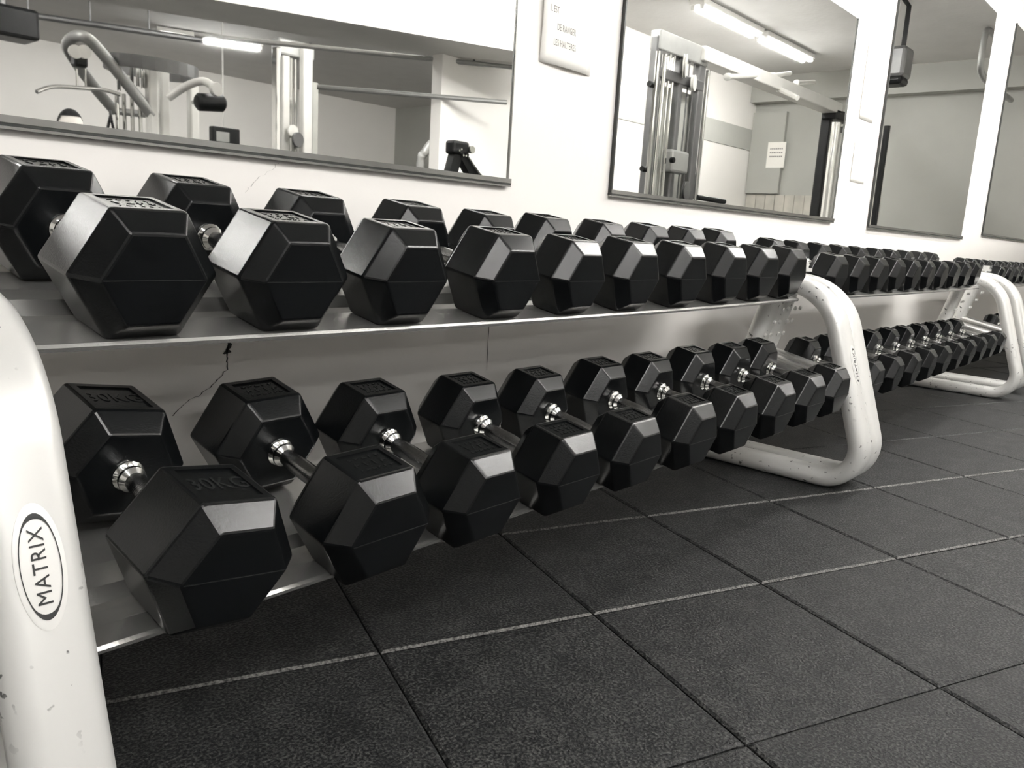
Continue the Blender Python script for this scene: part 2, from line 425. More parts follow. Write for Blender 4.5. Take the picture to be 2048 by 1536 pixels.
# ================================================================== DUMBBELL RACKS
RK = [(.283, 2.785), (2.892, 5.42), (5.78, 8.30)]      # end frames of each rack
RK_SHADE = (-2.59, -.08)                                # unseen rack, added to shade the lower wall on the left
def oval_tube(a, r, n=10):
    """outline of a flat-oval tube: (along X, in frame plane)"""
    return ([(a+r*math.cos(-math.pi/2+math.pi*i/(n-1)), r*math.sin(-math.pi/2+math.pi*i/(n-1))) for i in range(n)]
            + [(-a+r*math.cos(math.pi/2+math.pi*i/(n-1)), r*math.sin(math.pi/2+math.pi*i/(n-1))) for i in range(n)])
def fillet(pts, rad, n=10):
    """polyline with rounded corners in the y-z plane"""
    P = [Vector((0, p[0], p[1])) for p in pts]; out = [P[0]]
    for i in range(1, len(P)-1):
        a, b_, c = P[i-1], P[i], P[i+1]
        u = (a-b_).normalized(); v = (c-b_).normalized(); ang = u.angle(v)
        tl = rad[i]/math.tan(ang/2)
        s = b_+u*tl; e = b_+v*tl; bis = (u+v).normalized(); o = b_+bis*(rad[i]/math.sin(ang/2))
        a0 = s-o; tot = math.pi-ang
        axis = (s-o).cross(e-o).normalized()
        for k in range(n+1): out.append(o + Matrix.Rotation(tot*k/n, 3, axis) @ a0)
    out.append(P[-1]); return out
def post_y(z): return .857 + .319*(z-.19)
PROF = oval_tube(.020, .031)
_frame = {}
def frame_meshes():
    if _frame: return _frame
    path = fillet([(1.45, .0315), (post_y(.0315), .0315), (post_y(.672), .672), (1.245, .700)], [0, .115, .205, 0], 14)
    _frame['loop_tube'] = MB().sweep(path, PROF).mesh('loop_tube', 'frame', True)
    _frame['rear_leg'] = MB().sweep([(0, 1.205, .675), (0, 1.375, .055)], oval_tube(.018, .031)).mesh('rear_leg', 'frame', True)
    _frame['cross_bar'] = MB().sweep([(0, .945, .352), (0, 1.275, .422)], oval_tube(.020, .024)).mesh('cross_bar', 'shelf', True)
    mb = MB()
    for y, z in ((1.19, .60), (1.215, .55), (1.243, .50)):
        for s in (-1, 1): mb.lathe((s*.022, y-.022, z-.004), (0, -1, -.25), [(0, .008), (.005, .008), (.008, .005)], 8)
    _frame['bolt'] = mb.mesh('bolt', 'silver', True)
    mb = MB().box((0, 1.165, .735), (.05, .05, .012)).box((0, 1.165, .748), (.03, .03, .03))
    _frame['top_bracket'] = mb.mesh('top_bracket', 'silver')
    mb = MB().lathe((0, 1.0, 0), (0, 0, 1), [(-.001, .03), (.004, .03)], 12).lathe((0, 1.40, 0), (0, 0, 1), [(-.001, .03), (.004, .03)], 12)
    _frame['foot_pad'] = mb.mesh('foot_pad', 'black')
    return _frame
def badge(parent):
    zc = .425; ang = math.atan(.319)     # lean of the post
    n = Vector((0, -math.cos(ang), math.sin(ang)*1.0)); up = Vector((0, math.sin(ang), math.cos(ang))); X = Vector((1, 0, 0))
    o = Vector((0, post_y(zc), zc)) + n*.0295
    rot = Matrix((X, up, n)).transposed()
    def oval(rx, rz, n_=40, ox=0, oy=0): return [Vector((ox+rx*math.cos(2*math.pi*i/n_), oy+rz*math.sin(2*math.pi*i/n_), 0)) for i in range(n_)]
    N = 40
    def place(v, h): return o + rot @ Vector((v.x, v.y, 0)) + n*h
    A = oval(.0255, .069, N); mb = MB()
    vs = [place(v, -.004) for v in A]+[place(v, .0022) for v in A]+[place(v*.95, .003) for v in A]
    mb.add(vs, [tuple(2*N+i for i in range(N))]+[(i, (i+1) % N, N+(i+1) % N, N+i) for i in range(N)]+[(N+i, N+(i+1) % N, 2*N+(i+1) % N, 2*N+i) for i in range(N)])
    pl = mb.build('badge', 'badge', parent, True)
    A = oval(.0205, .058, N); B = []
    for i in range(N):
        th = 2*math.pi*i/N; k = .0012+.0055*abs(math.sin(th))**5
        v = A[i]; B.append(Vector((v.x*(1-.05), v.y-math.copysign(k, v.y) if abs(v.y) > 1e-6 else v.y, 0)))
    mb = MB(); vs = [place(v, .0036) for v in A]+[place(v, .0036) for v in B]
    mb.add(vs, [(i, (i+1) % N, N+(i+1) % N, N+i) for i in range(N)])
    mb.build('badge_ring', 'ink', pl)
    me = text_mesh('MATRIX', .0215, .0003, 'ink', 'CENTER', 'badge_lettering', 1.12)
    lt = obj('badge_lettering', me, pl)
    rt2 = rot @ Matrix.Rotation(math.pi/2, 3, 'Z')
    lt.matrix_local = Matrix.Translation(o+n*.0038) @ rt2.to_4x4()
    return pl
UP = dict(y=1.115, z=.644, tilt=math.radians(10), edge=1.10)
LO = dict(y=.925, z=.276, tilt=math.radians(11), edge=.964)
def sag(x0, x1, x, amt): u = (2*x-x0-x1)/(x1-x0); return -amt*(1-u*u)
def shelf(x0, x1, S, amt, parent):
    t = S['tilt']; cs, sn = math.cos(t), math.sin(t)
    s0 = (S['edge']-S['y'])/cs
    prof = [(s0+.001, -.010), (s0, -.004), (s0+.004, 0), (.082, 0), (.092, -.006), (.134, -.006), (.144, .015), (.196, .015), (.206, -.004), (.375, -.004), (.379, -.022)]
    up = prof; dn = [(a+(.0 if i else .003), b_-.003) for i, (a, b_) in enumerate(prof)]
    dn[0] = (prof[0][0]+.003, prof[0][1]); dn[1] = (prof[1][0]+.004, prof[1][1]-.003); dn[-1] = (prof[-1][0]+.003, prof[-1][1])
    loop = up+dn[::-1]; k = len(loop); n = 14; vs = []; fs = []
    for i in range(n+1):
        x = x0+(x1-x0)*i/n; dz = sag(x0, x1, x, amt)
        vs += [(x, S['y']+s*cs-h*sn, S['z']+s*sn+h*cs+dz-.0005) for s, h in loop]
    for i in range(n):
        for q in range(k): fs.append((i*k+q, i*k+(q+1) % k, (i+1)*k+(q+1) % k, (i+1)*k+q))
    fs.append(tuple(range(k))); fs.append(tuple(n*k+q for q in range(k)))
    return MB().add(vs, fs).build('shelf', 'shelf', parent)
def end_frame(x, parent, with_badge):
    fm = frame_meshes()
    fr = obj('end_frame', fm['loop_tube'], parent); fr.location = (x, 0, 0)
    for k in ('rear_leg', 'cross_bar', 'bolt', 'top_bracket', 'foot_pad'): obj(k, fm[k], fr)
    if with_badge: badge(fr)
    for s in (-1, 1):
        for S, yo in ((UP, .11), (LO, .13)): pass
    return fr
RL = ['silver two-tier dumbbell rack whose end post bears the readable oval badge',
      'silver two-tier dumbbell rack between the badged rack and the rack of small dumbbells',
      'silver two-tier dumbbell rack holding the smallest dumbbells, last of the row']
for k in range(3):
    t = thing('dumbbell_rack', (0, 0, 0), RL[k], 'rack', 'dumbbell racks along the mirror wall')
    end_frame(RK[k][0], t, k == 0); end_frame(RK[k][1], t, k == 0)
    for S, amt in ((UP, .009 if k == 0 else .004), (LO, .006 if k == 0 else .003)):
        shelf(RK[k][0]+.053, RK[k][1]-.053, S, amt, t)
t = thing('dumbbell_rack', (0, 0, 0), 'unseen bare rack added beside the badged end post to shade the wall', 'rack', 'dumbbell racks along the mirror wall')
end_frame(RK_SHADE[0], t, False); end_frame(RK_SHADE[1], t, False)
for S in (UP, LO): shelf(RK_SHADE[0]+.053, RK_SHADE[1]-.053, S, .004, t)

# ================================================================== DUMBBELLS
_hm = {}
def head_mesh(R, L, ch, mark):
    key = (R, L, mark)
    if key in _hm: return _hm[key]
    bm = bmesh.new(); rings = []
    for y, r in ((-ch, .70*R), (0, R), (L, R), (L+ch, .70*R)):
        rings.append([bm.verts.new((r*math.cos(math.pi/3*i), y, r*math.sin(math.pi/3*i))) for i in range(6)])
    for a, b_ in zip(rings, rings[1:]):
        for i in range(6): bm.faces.new((a[i], a[(i+1) % 6], b_[(i+1) % 6], b_[i]))
    bm.faces.new(rings[0]); bm.faces.new(rings[-1])
    bmesh.ops.recalc_face_normals(bm, faces=bm.faces)
    bmesh.ops.bevel(bm, geom=bm.edges[:], offset=.0032 if R > .08 else .002, segments=2, affect='EDGES', profile=.5)
    bm.faces.ensure_lookup_table()
    top = max((f for f in bm.faces if f.normal.z > .999), key=lambda f: f.calc_area())
    bmesh.ops.inset_individual(bm, faces=[top], thickness=.0125*R/.1, depth=0)
    ex_ = bmesh.ops.extrude_face_region(bm, geom=[top])
    bmesh.ops.delete(bm, geom=[top], context='FACES_ONLY') if top.is_valid else None
    for v in [e for e in ex_['geom'] if isinstance(e, bmesh.types.BMVert)]: v.co.z -= .0026
    me = bpy.data.meshes.new('head'); bm.to_mesh(me); bm.free(); me.materials.append(M['rubber'])
    _hm[key] = me
    return me
_mk = {}
def mark_mesh(R, L, mark):
    key = (round(R, 3), round(L, 3), mark)
    if key in _mk: return _mk[key]
    z = R*.866-.0026+.0003
    if mark:
        me = text_mesh(mark, .040*R/.1, .0007, 'rubber_dark', 'CENTER', 'weight_mark', 1.05)
        for v in me.vertices: v.co = Vector((v.co.x*.82, v.co.y*1.1+L/2, v.co.z+z))
    else:
        # worn, unreadable relief: a row of small strokes under two short lines
        rnd = random.Random(int(R*1e4+L*1e5)); mb = MB()
        for row, (yy, hh, n) in enumerate(((L*.70, .006, 5), (L*.50, .013, 4), (L*.30, .005, 6))):
            wd = R*.62; st = wd/n
            for i in range(n):
                x = -wd/2+st*(i+.5)+rnd.uniform(-.001, .001)
                mb.box((x, yy, z), (.0022, hh, .0016), Matrix.Rotation(rnd.uniform(-.5, .5), 3, 'Z'))
                if rnd.random() > .4: mb.box((x+.002, yy+hh*.3*rnd.choice((-1, 0, 1)), z), (st*.6, .002, .0016))
        me = mb.mesh('weight_mark', 'rubber_dark')
    _mk[key] = me
    return me
_hn = {}
def handle_meshes(R, L, ch, T):
    key = (R, L, T)
    if key in _hn: return _hn[key]
    a, b_ = L+ch-.003, T-L-ch+.003; n = b_-a; hr = .0165 if R > .08 else .0145
    prof = []
    for i in range(17):
        u = i/16; prof.append((a+.022+(n-.044)*u, hr*(.86+.16*math.sin(math.pi*u)**1.2)))
    h = MB().lathe((0, 0, 0), (0, 1, 0), prof, 20).mesh('handle', 'knurl', True)
    cr = hr*1.28
    pr = [(0, cr*1.1), (.006, cr*1.14), (.009, cr*1.0), (.011, cr*.88), (.014, cr*.98), (.019, cr*.98), (.023, cr*.80), (.026, hr*.86)]
    c1 = MB().lathe((0, a, 0), (0, 1, 0), pr, 20).mesh('collar', 'chrome', True)
    c2 = MB().lathe((0, b_, 0), (0, -1, 0), pr, 20).mesh('collar', 'chrome', True)
    _hn[key] = (h, c1, c2); return _hn[key]
_sm = {}
def seam_mesh(R, ch):
    if R in _sm: return _sm[R]
    mb = MB(); a = .7*R*.97
    mb.box((0, -ch-.0002, 0), (2*a, .0012, .0014))
    _sm[R] = mb.mesh('mould_seam', 'rubber_dark'); return _sm[R]
_proto = {}
def dumbbell(x, S, dz, R, L, T, label, group, mark='', roll=0.0, yaw=0.0, slide=0.0):
    ch = .030*R/.1
    key = (R, L, T, mark)
    if key not in _proto:
        d = thing('hex_dumbbell', (0, 0, 0), label, 'dumbbell', group)
        hz = R*.866
        for k in range(2):
            hd = obj('head', head_mesh(R, L, ch, mark), d)
            if k: hd.location = (0, T-L, hz)
            else: hd.location = (0, 0, hz)
            obj('weight_mark', mark_mesh(R, L, mark), hd)
            if not k: obj('mould_seam', seam_mesh(R, ch), hd)
        h, c1, c2 = handle_meshes(R, L, ch, T)
        for nm, me in (('handle', h), ('collar', c1), ('collar', c2)):
            o = obj(nm, me, d); o.location = (0, 0, hz)
        _proto[key] = d
    else:
        d = copy_tree(_proto[key]); tag(d, label, 'dumbbell', group)
    t = S['tilt']
    y = S['y']+slide*math.cos(t); z = S['z']+slide*math.sin(t)+dz+.0006
    rx = Matrix.Rotation(yaw, 4, 'Z') @ Matrix.Rotation(t, 4, 'X')
    if roll:
        lift = R*.5*abs(math.sin(roll))
        rx = rx @ Matrix.Translation((0, 0, R*.866+lift*.9)) @ Matrix.Rotation(roll, 4, 'Y') @ Matrix.Translation((0, 0, -R*.866))
    d.matrix_world = Matrix.Translation((x, y, z)) @ rx
    return d
ORD = ['first', 'second', 'third', 'fourth', 'fifth', 'sixth', 'seventh', 'eighth', 'ninth', 'tenth']
def row_x(k, i): return RK[k][0]+.150+i*.238
PX_U = [.519, .766, 1.007, 1.288, 1.537, 1.78, 2.037, 2.292, 2.525, 2.758]
PX_L = [.529, .802, 1.046, 1.307, 1.560, 1.829, 2.071, 2.332, 2.576, 2.803]
U1 = [(.1025, .100, .41), (.100, .100, .41), (.1005, .083, .365), (.100, .083, .36), (.097, .072, .345), (.0985, .072, .345), (.097, .068, .335), (.097, .068, .335), (.096, .064, .325), (.0955, .064, .325)]
L1 = [(.1065, .110, .42), (.104, .088, .40), (.099, .077, .365), (.0965, .073, .35), (.0945, .068, .34), (.0965, .068, .34), (.0955, .066, .33), (.0965, .066, .33), (.095, .062, .32), (.0945, .062, .32)]
for i in range(10):
    R, L_, T = U1[i]; x = PX_U[i]*UP['y']/1.17
    dumbbell(x, UP, sag(*RK[0], x, .009), R, L_, T, f"{ORD[i]} hex dumbbell from the badged end post on the badged rack's upper shelf", "dumbbells on the badged rack's upper shelf", yaw=random.uniform(-.012, .012))
    R, L_, T = L1[i]; x = PX_L[i]*LO['y']/.985
    dumbbell(x, LO, sag(*RK[0], x, .006), R, L_, T,
             "hex dumbbell marked 30KG beside the badged end post on the lower shelf" if i == 0 else f"{ORD[i]} hex dumbbell from the badged end post on the badged rack's lower shelf",
             "dumbbells on the badged rack's lower shelf", '30KG' if i == 0 else '', roll=math.radians(9) if i == 0 else (math.radians(-1.5) if i == 1 else 0), yaw=random.uniform(-.012, .012))
for i in range(10):
    R = .085-.0008*i; x = row_x(1, i)
    L_, T = .060-.001*i, .31-.003*i
    dumbbell(x, UP, sag(*RK[1], x, .004), R, L_, T, f"{ORD[i]} hex dumbbell from the badged rack on the middle rack's upper shelf", "dumbbells on the middle rack's upper shelf", yaw=random.uniform(-.02, .02))
    R = .084-.001*i; L_, T = .056-.001*i, .30-.003*i
    dumbbell(x, LO, sag(*RK[1], x, .003), R, L_, T, f"{ORD[i]} hex dumbbell from the badged rack on the middle rack's lower shelf", "dumbbells on the middle rack's lower shelf", yaw=random.uniform(-.02, .02), slide=.01)
for i in range(10):
    R = .064-.001*i; x = row_x(2, i)+.06
    if x > RK[2][1]-.12: break
    dumbbell(x, UP, sag(*RK[2], x, .004), R, .05-.001*i, .27, f"{ORD[i]} small dumbbell from the middle rack on the last rack's upper shelf", "small dumbbells on the last rack's upper shelf", yaw=random.uniform(-.06, .06), slide=.02)
for i in range(9):
    R = .064-.001*i; x = row_x(2, i)+.30
    if x > RK[2][1]-.12: break
    dumbbell(x, LO, sag(*RK[2], x, .003), R, .05-.001*i, .25, f"{ORD[i]} small dumbbell from the middle rack on the last rack's lower shelf", "small dumbbells on the last rack's lower shelf", yaw=random.uniform(-.06, .06), slide=.04)

# ================================================================== THE REST OF THE GYM (seen in the mirrors)
def vpost(p, ztop, sx, sy, m, parent, name='post', z0=0.0):
    return bevel_box(name, (p.x, p.y, (ztop+z0)/2), (sx, sy, ztop-z0), m, parent, min(sx, sy)*.2)
def rod(name, a, b_, r, m, parent, seg=10): return MB().tube([a, b_], r, seg, ref=(.3, .2, 1)).build(name, m, parent, True)
def tubeP(name, pts, r, m, parent, n=6, seg=12):
    # smooth curve through points
    P = [Vector(p) for p in pts]; out = []
    for i in range(len(P)-1):
        p0, p1, p2, p3 = P[max(i-1, 0)], P[i], P[i+1], P[min(i+2, len(P)-1)]
        for k in range(n):
            t = k/n
            out.append(.5*((2*p1)+(p2-p0)*t+(2*p0-5*p1+4*p2-p3)*t*t+(3*p1-p0-3*p2+p3)*t**3))
    out.append(P[-1])
    return MB().tube(out, r, seg, ref=(.21, .13, 1)).build(name, m, parent, True)
def pulley(parent, c, r, ax=(1, 0, 0), m='lgrey', name='pulley'):
    return MB().lathe(Vector(c)-Vector(ax).normalized()*.014, ax, [(0, r*.3), (.002, r), (.008, r), (.014, r*.82), (.02, r), (.026, r), (.028, r*.3)], 20).build(name, m, parent, True)

# ---- pulldown station
t = thing('pulldown_machine', (0, 0, 0), 'pale pulldown machine with hooped overhead arm and open weight stacks', 'gym machine')
A7 = lambda x, y, d=7.0: refl(x, y, d)
tubeP('overhead_arm', [A7(303, 232, 6.9), A7(250, 165, 6.9), A7(190, 92, 6.9), A7(168, 75, 6.9), A7(148, 74, 7.0), A7(134, 88, 7.1), A7(140, 108, 7.2), A7(180, 165, 7.3), A7(228, 222, 7.4)], .045, 'mgrey', t)
c = A7(157, 118, 7.0)
bevel_box('pulley_bracket', (c.x, c.y, c.z), (.10, .10, .13), 'black', t, .02)
for px in (149, 167): pulley(t, A7(px, 104, 6.9), .05, (0, 1, 0))
for px in (152, 169): rod('cable', A7(px, 138, 6.95), A7(px+1, 176, 6.95), .008, 'chrome', t)
for px, d in ((300, 6.9), (324, 7.1), (383, 7.2)):
    q = A7(px, 128 if px < 380 else 160, d); vpost(q, q.z, .085, .085, 'lgrey', t, 'column')
q = A7(303, 137); ring = [(q.x+.36*math.cos(a*math.pi/12), q.y+.25*math.sin(a*math.pi/12), q.z) for a in range(24)]
MB().sweep(ring, [(-.05, -.02), (.05, -.02), (.05, .02), (-.05, .02)], ref=(0, 0, 1), closed=True).build('top_ring', 'dgrey', t)
for k, px in enumerate((232, 246, 262, 278)):
    q = A7(px, 190, 7.05+.05*(k % 2)); rod('guide_rod', (q.x, q.y, 0.02), (q.x, q.y, 1.72), .016, 'chrome', t)
for a, b_ in ((228, 252), (258, 284)):
    q = A7((a+b_)/2, 240); bevel_box('weight_stack', (q.x, q.y-.02, .62), (.17, .12, 1.1), 'lgrey', t, .01)
for px, py in ((236, 162), (262, 150), (274, 154), (284, 158)): pulley(t, A7(px, py, 6.95), .075, (1, .4, 0), 'mgrey' if px < 270 else 'lgrey')
tubeP('press_arm', [A7(335, 196, 6.7), A7(372, 172, 6.6), A7(405, 163, 6.5), A7(428, 176, 6.4)], .032, 'lgrey', t)
MB().disc(A7(430, 179, 6.36), (0.2, 1, 0), .055, .04).build('arm_cap', 'lgrey', t, True)
q = A7(417, 208, 6.5); MB().lathe(q-Vector((.11, 0, 0)), (1, 0, .1), [(0, .05), (.02, .07), (.22, .07), (.24, .05)], 16).build('roller_pad', 'black', t, True)
rod('roller_axle', q, A7(385, 205, 7.1), .02, 'mgrey', t)
q = A7(310, 200); bevel_box('base_frame', (q.x, q.y, .03), (1.5, .5, .06), 'dgrey', t, .01)
rod('arm_brace', A7(303, 232, 6.9), A7(300, 200, 6.95), .035, 'lgrey', t); rod('arm_brace', A7(228, 222, 7.4), A7(324, 232, 7.1), .03, 'mgrey', t)
bar = tubeP('lat_bar', [A7(72, 184, 6.7), A7(104, 174, 6.75), A7(160, 176.5, 6.8), A7(205, 180, 6.8), A7(240, 190, 6.75)], .015, 'chrome', None)
tag(bar, 'long chrome pulldown bar with bent ends hanging from the hooped arm', 'bar')
g = tubeP('stirrup_handle', [A7(219, 233, 6.9), A7(213, 262, 6.9), A7(214, 268, 6.9), A7(225, 268, 6.9), A7(226, 262, 6.9), A7(220, 233, 6.9), A7(219, 222, 7.3)], .011, 'black', None)
tag(g, 'small black stirrup handle hanging beside the weight stacks', 'handle')

# ---- single cable column in the deep part
t = thing('cable_column', (0, 0, 0), 'pale single cable column with chrome rods and dark shield pad', 'gym machine')
for px, d, wx, m_ in ((551, 7.4, .05, 'chrome'), (567, 7.5, .09, 'lgrey'), (611, 7.4, .11, 'lgrey'), (626, 7.6, .08, 'acryl')):
    q = A7(px, 95, d); vpost(q, q.z-(.0 if px != 626 else .35), wx, .09, m_, t, 'column')
for px in (581, 590): q = A7(px, 100, 7.5); rod('guide_rod', (q.x, q.y, .02), (q.x, q.y, q.z-.05), .017, 'chrome', t)
q = A7(585, 100, 7.5); bevel_box('head_box', (q.x, q.y, q.z), (.42, .14, .16), 'mgrey', t, .02)
q = A7(585, 230, 7.52); bevel_box('back_shield', (q.x, q.y-.06, .95), (.30, .02, 1.5), 'acryl', t, .004)
q = A7(594, 280, 7.35); MB().disc(q, (0.2, 1, 0), .075, .03, 20).build('shield_pad', 'dgrey', t, True)
pulley(t, A7(584, 262, 7.4), .06, (0, 1, 0))
q = A7(590, 200, 7.5); bevel_box('base_frame', (q.x, q.y, .03), (.7, .5, .06), 'dgrey', t, .01)

# ---- black plate machine with an angled joint
t = thing('plate_machine', (0, 0, 0), 'black angled lever machine with chrome pin before the pale partition', 'gym machine')
B = lambda x, y: refl(x, y, 4.55)
ap = B(912, 296); l1 = B(897, 352); l2 = B(946, 360)
def to_floor(a, b_): k = (a.z-.03)/(a.z-b_.z); return a+(b_-a)*k
for a, b_, r in ((ap, to_floor(ap, l1), .042), (B(915, 300), to_floor(B(915, 300), l2), .042)):
    MB().sweep([a, b_], [(-r, -r*.8), (r, -r*.8), (r, r*.8), (-r, r*.8)], ref=(1, 0, 0)).build('lever_leg', 'black', t)
bevel_box('joint_plate', tuple(ap), (.17, .10, .10), 'black', t, .02)
MB().disc(B(929, 300)+Vector((0, .06, 0)), (0, 1, 0), .028, .03).build('chrome_pin', 'chrome', t, True)
for px, py in ((905, 301), (909, 299), (913, 311), (918, 312)): MB().disc(B(px, py)+Vector((0, .055, 0)), (0, 1, 0), .009, .02, 10).build('bolt', 'chrome', t, True)
rod('chrome_rail', B(924, 312)+Vector((0, .05, 0)), to_floor(B(924, 312), B(957, 362))+Vector((0, .05, 0)), .012, 'chrome', t)
q = to_floor(ap, l1); q2 = to_floor(B(915, 300), l2); bevel_box('base_frame', ((q.x+q2.x)/2, q.y, .03), (abs(q2.x-q.x)+.3, .3, .06), 'black', t, .01)
g = tubeP('hoop_rail', [Vector((refl(838, 345, 6.6).x, refl(838, 345, 6.6).y, .0)), refl(838, 345, 6.6), refl(848, 305, 6.6), refl(866, 284, 6.6), refl(884, 284, 6.6), refl(905, 300, 6.6), refl(912, 345, 6.6), Vector((refl(914, 360, 6.6).x, refl(914, 360, 6.6).y, .0))], .045, 'mgrey', None)
tag(g, 'grey bent tube hoop standing behind the edge of the pale partition', 'hoop')

# ---- cable crossover in the free-weight bay
t = thing('cable_crossover', (0, 0, 0), 'tall cable crossover with two chrome columns joined by a pale overhead beam', 'gym machine')
YC = 2*YW-3.45
def cross_col(x, zt, flip):
    c = Vector((x, YC, 0))
    for dx, wx, m_ in ((-.33, .075, 'dgrey'), (.0, .07, 'dgrey'), (.31, .10, 'dgrey')): vpost(c+Vector((dx, 0, 0)), zt, wx, .07, m_, t, 'column')
    for dx in (-.28, -.33-.045, .37): rod('edge_rail', c+Vector((dx, .045, .02)), c+Vector((dx, .045, zt-.12)), .018, 'chrome', t)
    for dx in (-.17, -.11, .12, .2): rod('guide_rod', c+Vector((dx, .02, .02)), c+Vector((dx, .02, zt-.1)), .011 if dx < 0 else .006, 'chrome' if dx < 0 else 'dgrey', t)
    bevel_box('shield_panel', (x, YC-.05, zt/2-.1), (.6, .012, zt-.42), 'acryl', t, .003)
    bevel_box('head_beam', (x, YC, zt-.03), (.72, .09, .14), 'mgrey', t, .01)
    bevel_box('head_rail', (x, YC, zt-.25), (.68, .08, .08), 'dgrey', t, .01)
    pulley(t, c+Vector((-.03, .07, zt-.16)), .085, (.5, 1, 0), 'lgrey'); pulley(t, c+Vector((.12, .07, zt-.26)), .06, (.3, 1, 0), 'lgrey')
    bevel_box('carriage', (x+.02, YC+.03, zt-.86), (.26, .10, .17), 'mgrey', t, .02)
    MB().disc(c+Vector((-.12, .09, zt-.86)), (0, 1, 0), .022, .03).build('carriage_knob', 'black', t, True)
    pulley(t, c+Vector((.16, .07, zt-1.07)), .075, (.2, 1, 0), 'dgrey')
    bevel_box('guard', (x+.40, YC, zt-1.02), (.09, .03, .20), 'dgrey', t, .025)
    for k in (.35, .95): MB().disc(c+Vector((-.40, .02, zt-k)), (1, 0, 0), .022, .05, 12).build('bolt', 'black', t, True)
    bevel_box('base_plate', (x, YC, .02), (.9, .55, .04), 'dgrey', t, .008)
cross_col(5.66, 2.26, 1)
# second column, seen edge on, with a drilled strip
c = Vector((8.86, YC, 0))
vpost(c+Vector((-.06, -.05, 0)), 2.16, .10, .10, 'black', t, 'column')
rod('edge_rail', c+Vector((-.08, .06, .02)), c+Vector((-.08, .06, 2.1)), .05, 'chrome', t, 16)
vpost(c+Vector((.13, .05, 0)), 2.02, .055, .03, 'lgrey', t, 'drilled_strip')
for k in range(12): MB().disc(c+Vector((.13, .068, .5+.125*k)), (0, 1, 0), .012, .008, 10).build('pin_hole', 'black', t, True)
vpost(c+Vector((.23, .0, 0)), 2.1, .06, .08, 'dgrey', t, 'column')
bevel_box('carriage', (c.x+.14, YC+.085, 1.75), (.14, .05, .24), 'lgrey', t, .015)
pulley(t, c+Vector((.18, .12, 1.62)), .07, (.2, 1, 0), 'acryl')
bevel_box('head_beam', (c.x+.06, YC, 2.18), (.42, .16, .10), 'black', t, .01)
bevel_box('base_plate', (c.x+.05, YC, .02), (.8, .55, .04), 'dgrey', t, .008)
bevel_box('overhead_beam', ((5.95+8.8)/2, YC, 2.245), (2.95, .16, .11), 'lgrey', t, .01)
for a, b_ in (((1452, 154, 3.25), (1545, 150, 3.5)), ((1540, 152, 3.45), (1577, 147, 3.75)), ((1590, 166, 3.4), (1625, 164, 3.75)), ((1555, 178, 3.4), (1592, 196, 3.15))):
    pa, pb = refl(*a), refl(*b_); e = (pb-pa).normalized()
    k = rod('pull_up_bar', pa, pb, .022, 'lgrey', t); MB().lathe(pa-e*.02, e, [(0, .02), (.005, .03), (.045, .03), (.05, .02)], 12).build('bar_cap', 'lgrey', k, True)
g = rod('rubber_grip_handle', Vector((6.02, YC+.06, 1.155)), Vector((6.42, YC+.10, 1.145)), .022, 'black', t)

# ---- things on and near the end wall
q = ray(1550, 310); p = CAM+q*((XR-.06)/q.x); ny = 2*YW-p.y
nt2 = thing('wall_notice', (XR-.0605, ny, p.z-.16), 'white printed notice taped to the grey end wall', 'paper')
box('sheet', (-.001, 0, .16), (.001, .25, .33), 'paper', nt2)
for k, z in enumerate((.24, .19, .14)):
    for j in range(7): box('printed_line', (-.0018, -.08+.026*j, z), (.0006, .018, .018), 'ink_faint', nt2)
t = thing('ceiling_speaker', tuple(refl(1788, 128, 2.55)), 'dark ceiling speaker on a bent bracket near the grey end wall', 'speaker')
bevel_box('cabinet', (0, 0, 0), (.24, .22, .26), 'dgrey', t, .03); bevel_box('grille', (0, .0, -.15), (.22, .20, .07), 'black', t, .03)
zt = CEIL-t.location.z
MB().sweep([(.14, 0, 0), (.14, 0, zt-.02), (0, 0, zt-.001)], [(-.02, -.004), (.02, -.004), (.02, .004), (-.02, .004)], ref=(0, 1, 0)).build('bracket', 'black', t)
pl = refl(1772, 252, 2.95)
t = thing('upright_pole', (pl.x, pl.y, 0), 'slim black pole standing before the grey end wall', 'pole')
MB().tube([(0, 0, .02), (0, 0, pl.z)], .032, 12, ref=(1, 0, 0)).build('pole', 'black', t, True); MB().disc((0, 0, .012), (0, 0, 1), .2, .024, 24).build('base', 'black', t, True)
q = refl_z(1968, 62, 2.9)
g = tubeP('pipe_loop', [(q.x+.35, q.y, CEIL-.03), (q.x+.06, q.y, CEIL-.04), (q.x, q.y, CEIL-.12), (q.x, q.y, CEIL-.34), (q.x+.08, q.y, CEIL-.42), (q.x+.4, q.y, CEIL-.46), (XR-.18, q.y, CEIL-.46)], .028, 'mgrey', None)
tag(g, 'grey bent pipe loop where the ceiling meets the end wall', 'pipe')

# ---- pipes and boxes under the deep ceiling
def run(name, p0, p1, z, r, m, label, top=CEIL):
    a, b_ = refl_z(*p0, z), refl_z(*p1, z); e = (b_-a).normalized()
    t = thing(name, tuple((a+b_)/2), label, 'pipe'); o = (a+b_)/2
    rod('pipe', a-e*.6-o, b_+e*.3-o, r, m, t)
    for k in (.15, .5, .85):
        s = a.lerp(b_, k)-o; box('hanger', (s.x, s.y, (top-z)/2), (.014, .014, top-z), 'dgrey', t)
    return t
run('conduit', (545, 86), (1012, 134), 2.17, .02, 'mgrey', 'grey conduit running along under the ceiling beam', 2.2)
run('ceiling_pipe', (0, 22), (345, 72), 2.55, .03, 'dgrey', 'dark ceiling pipe running toward the glowing lamp')
struct(rod('far_pipe', refl(632, 174, 5.8), refl(1011, 205, 4.86), .02, 'mgrey', None))  # thin loose pipe across the deep room, marked as structure
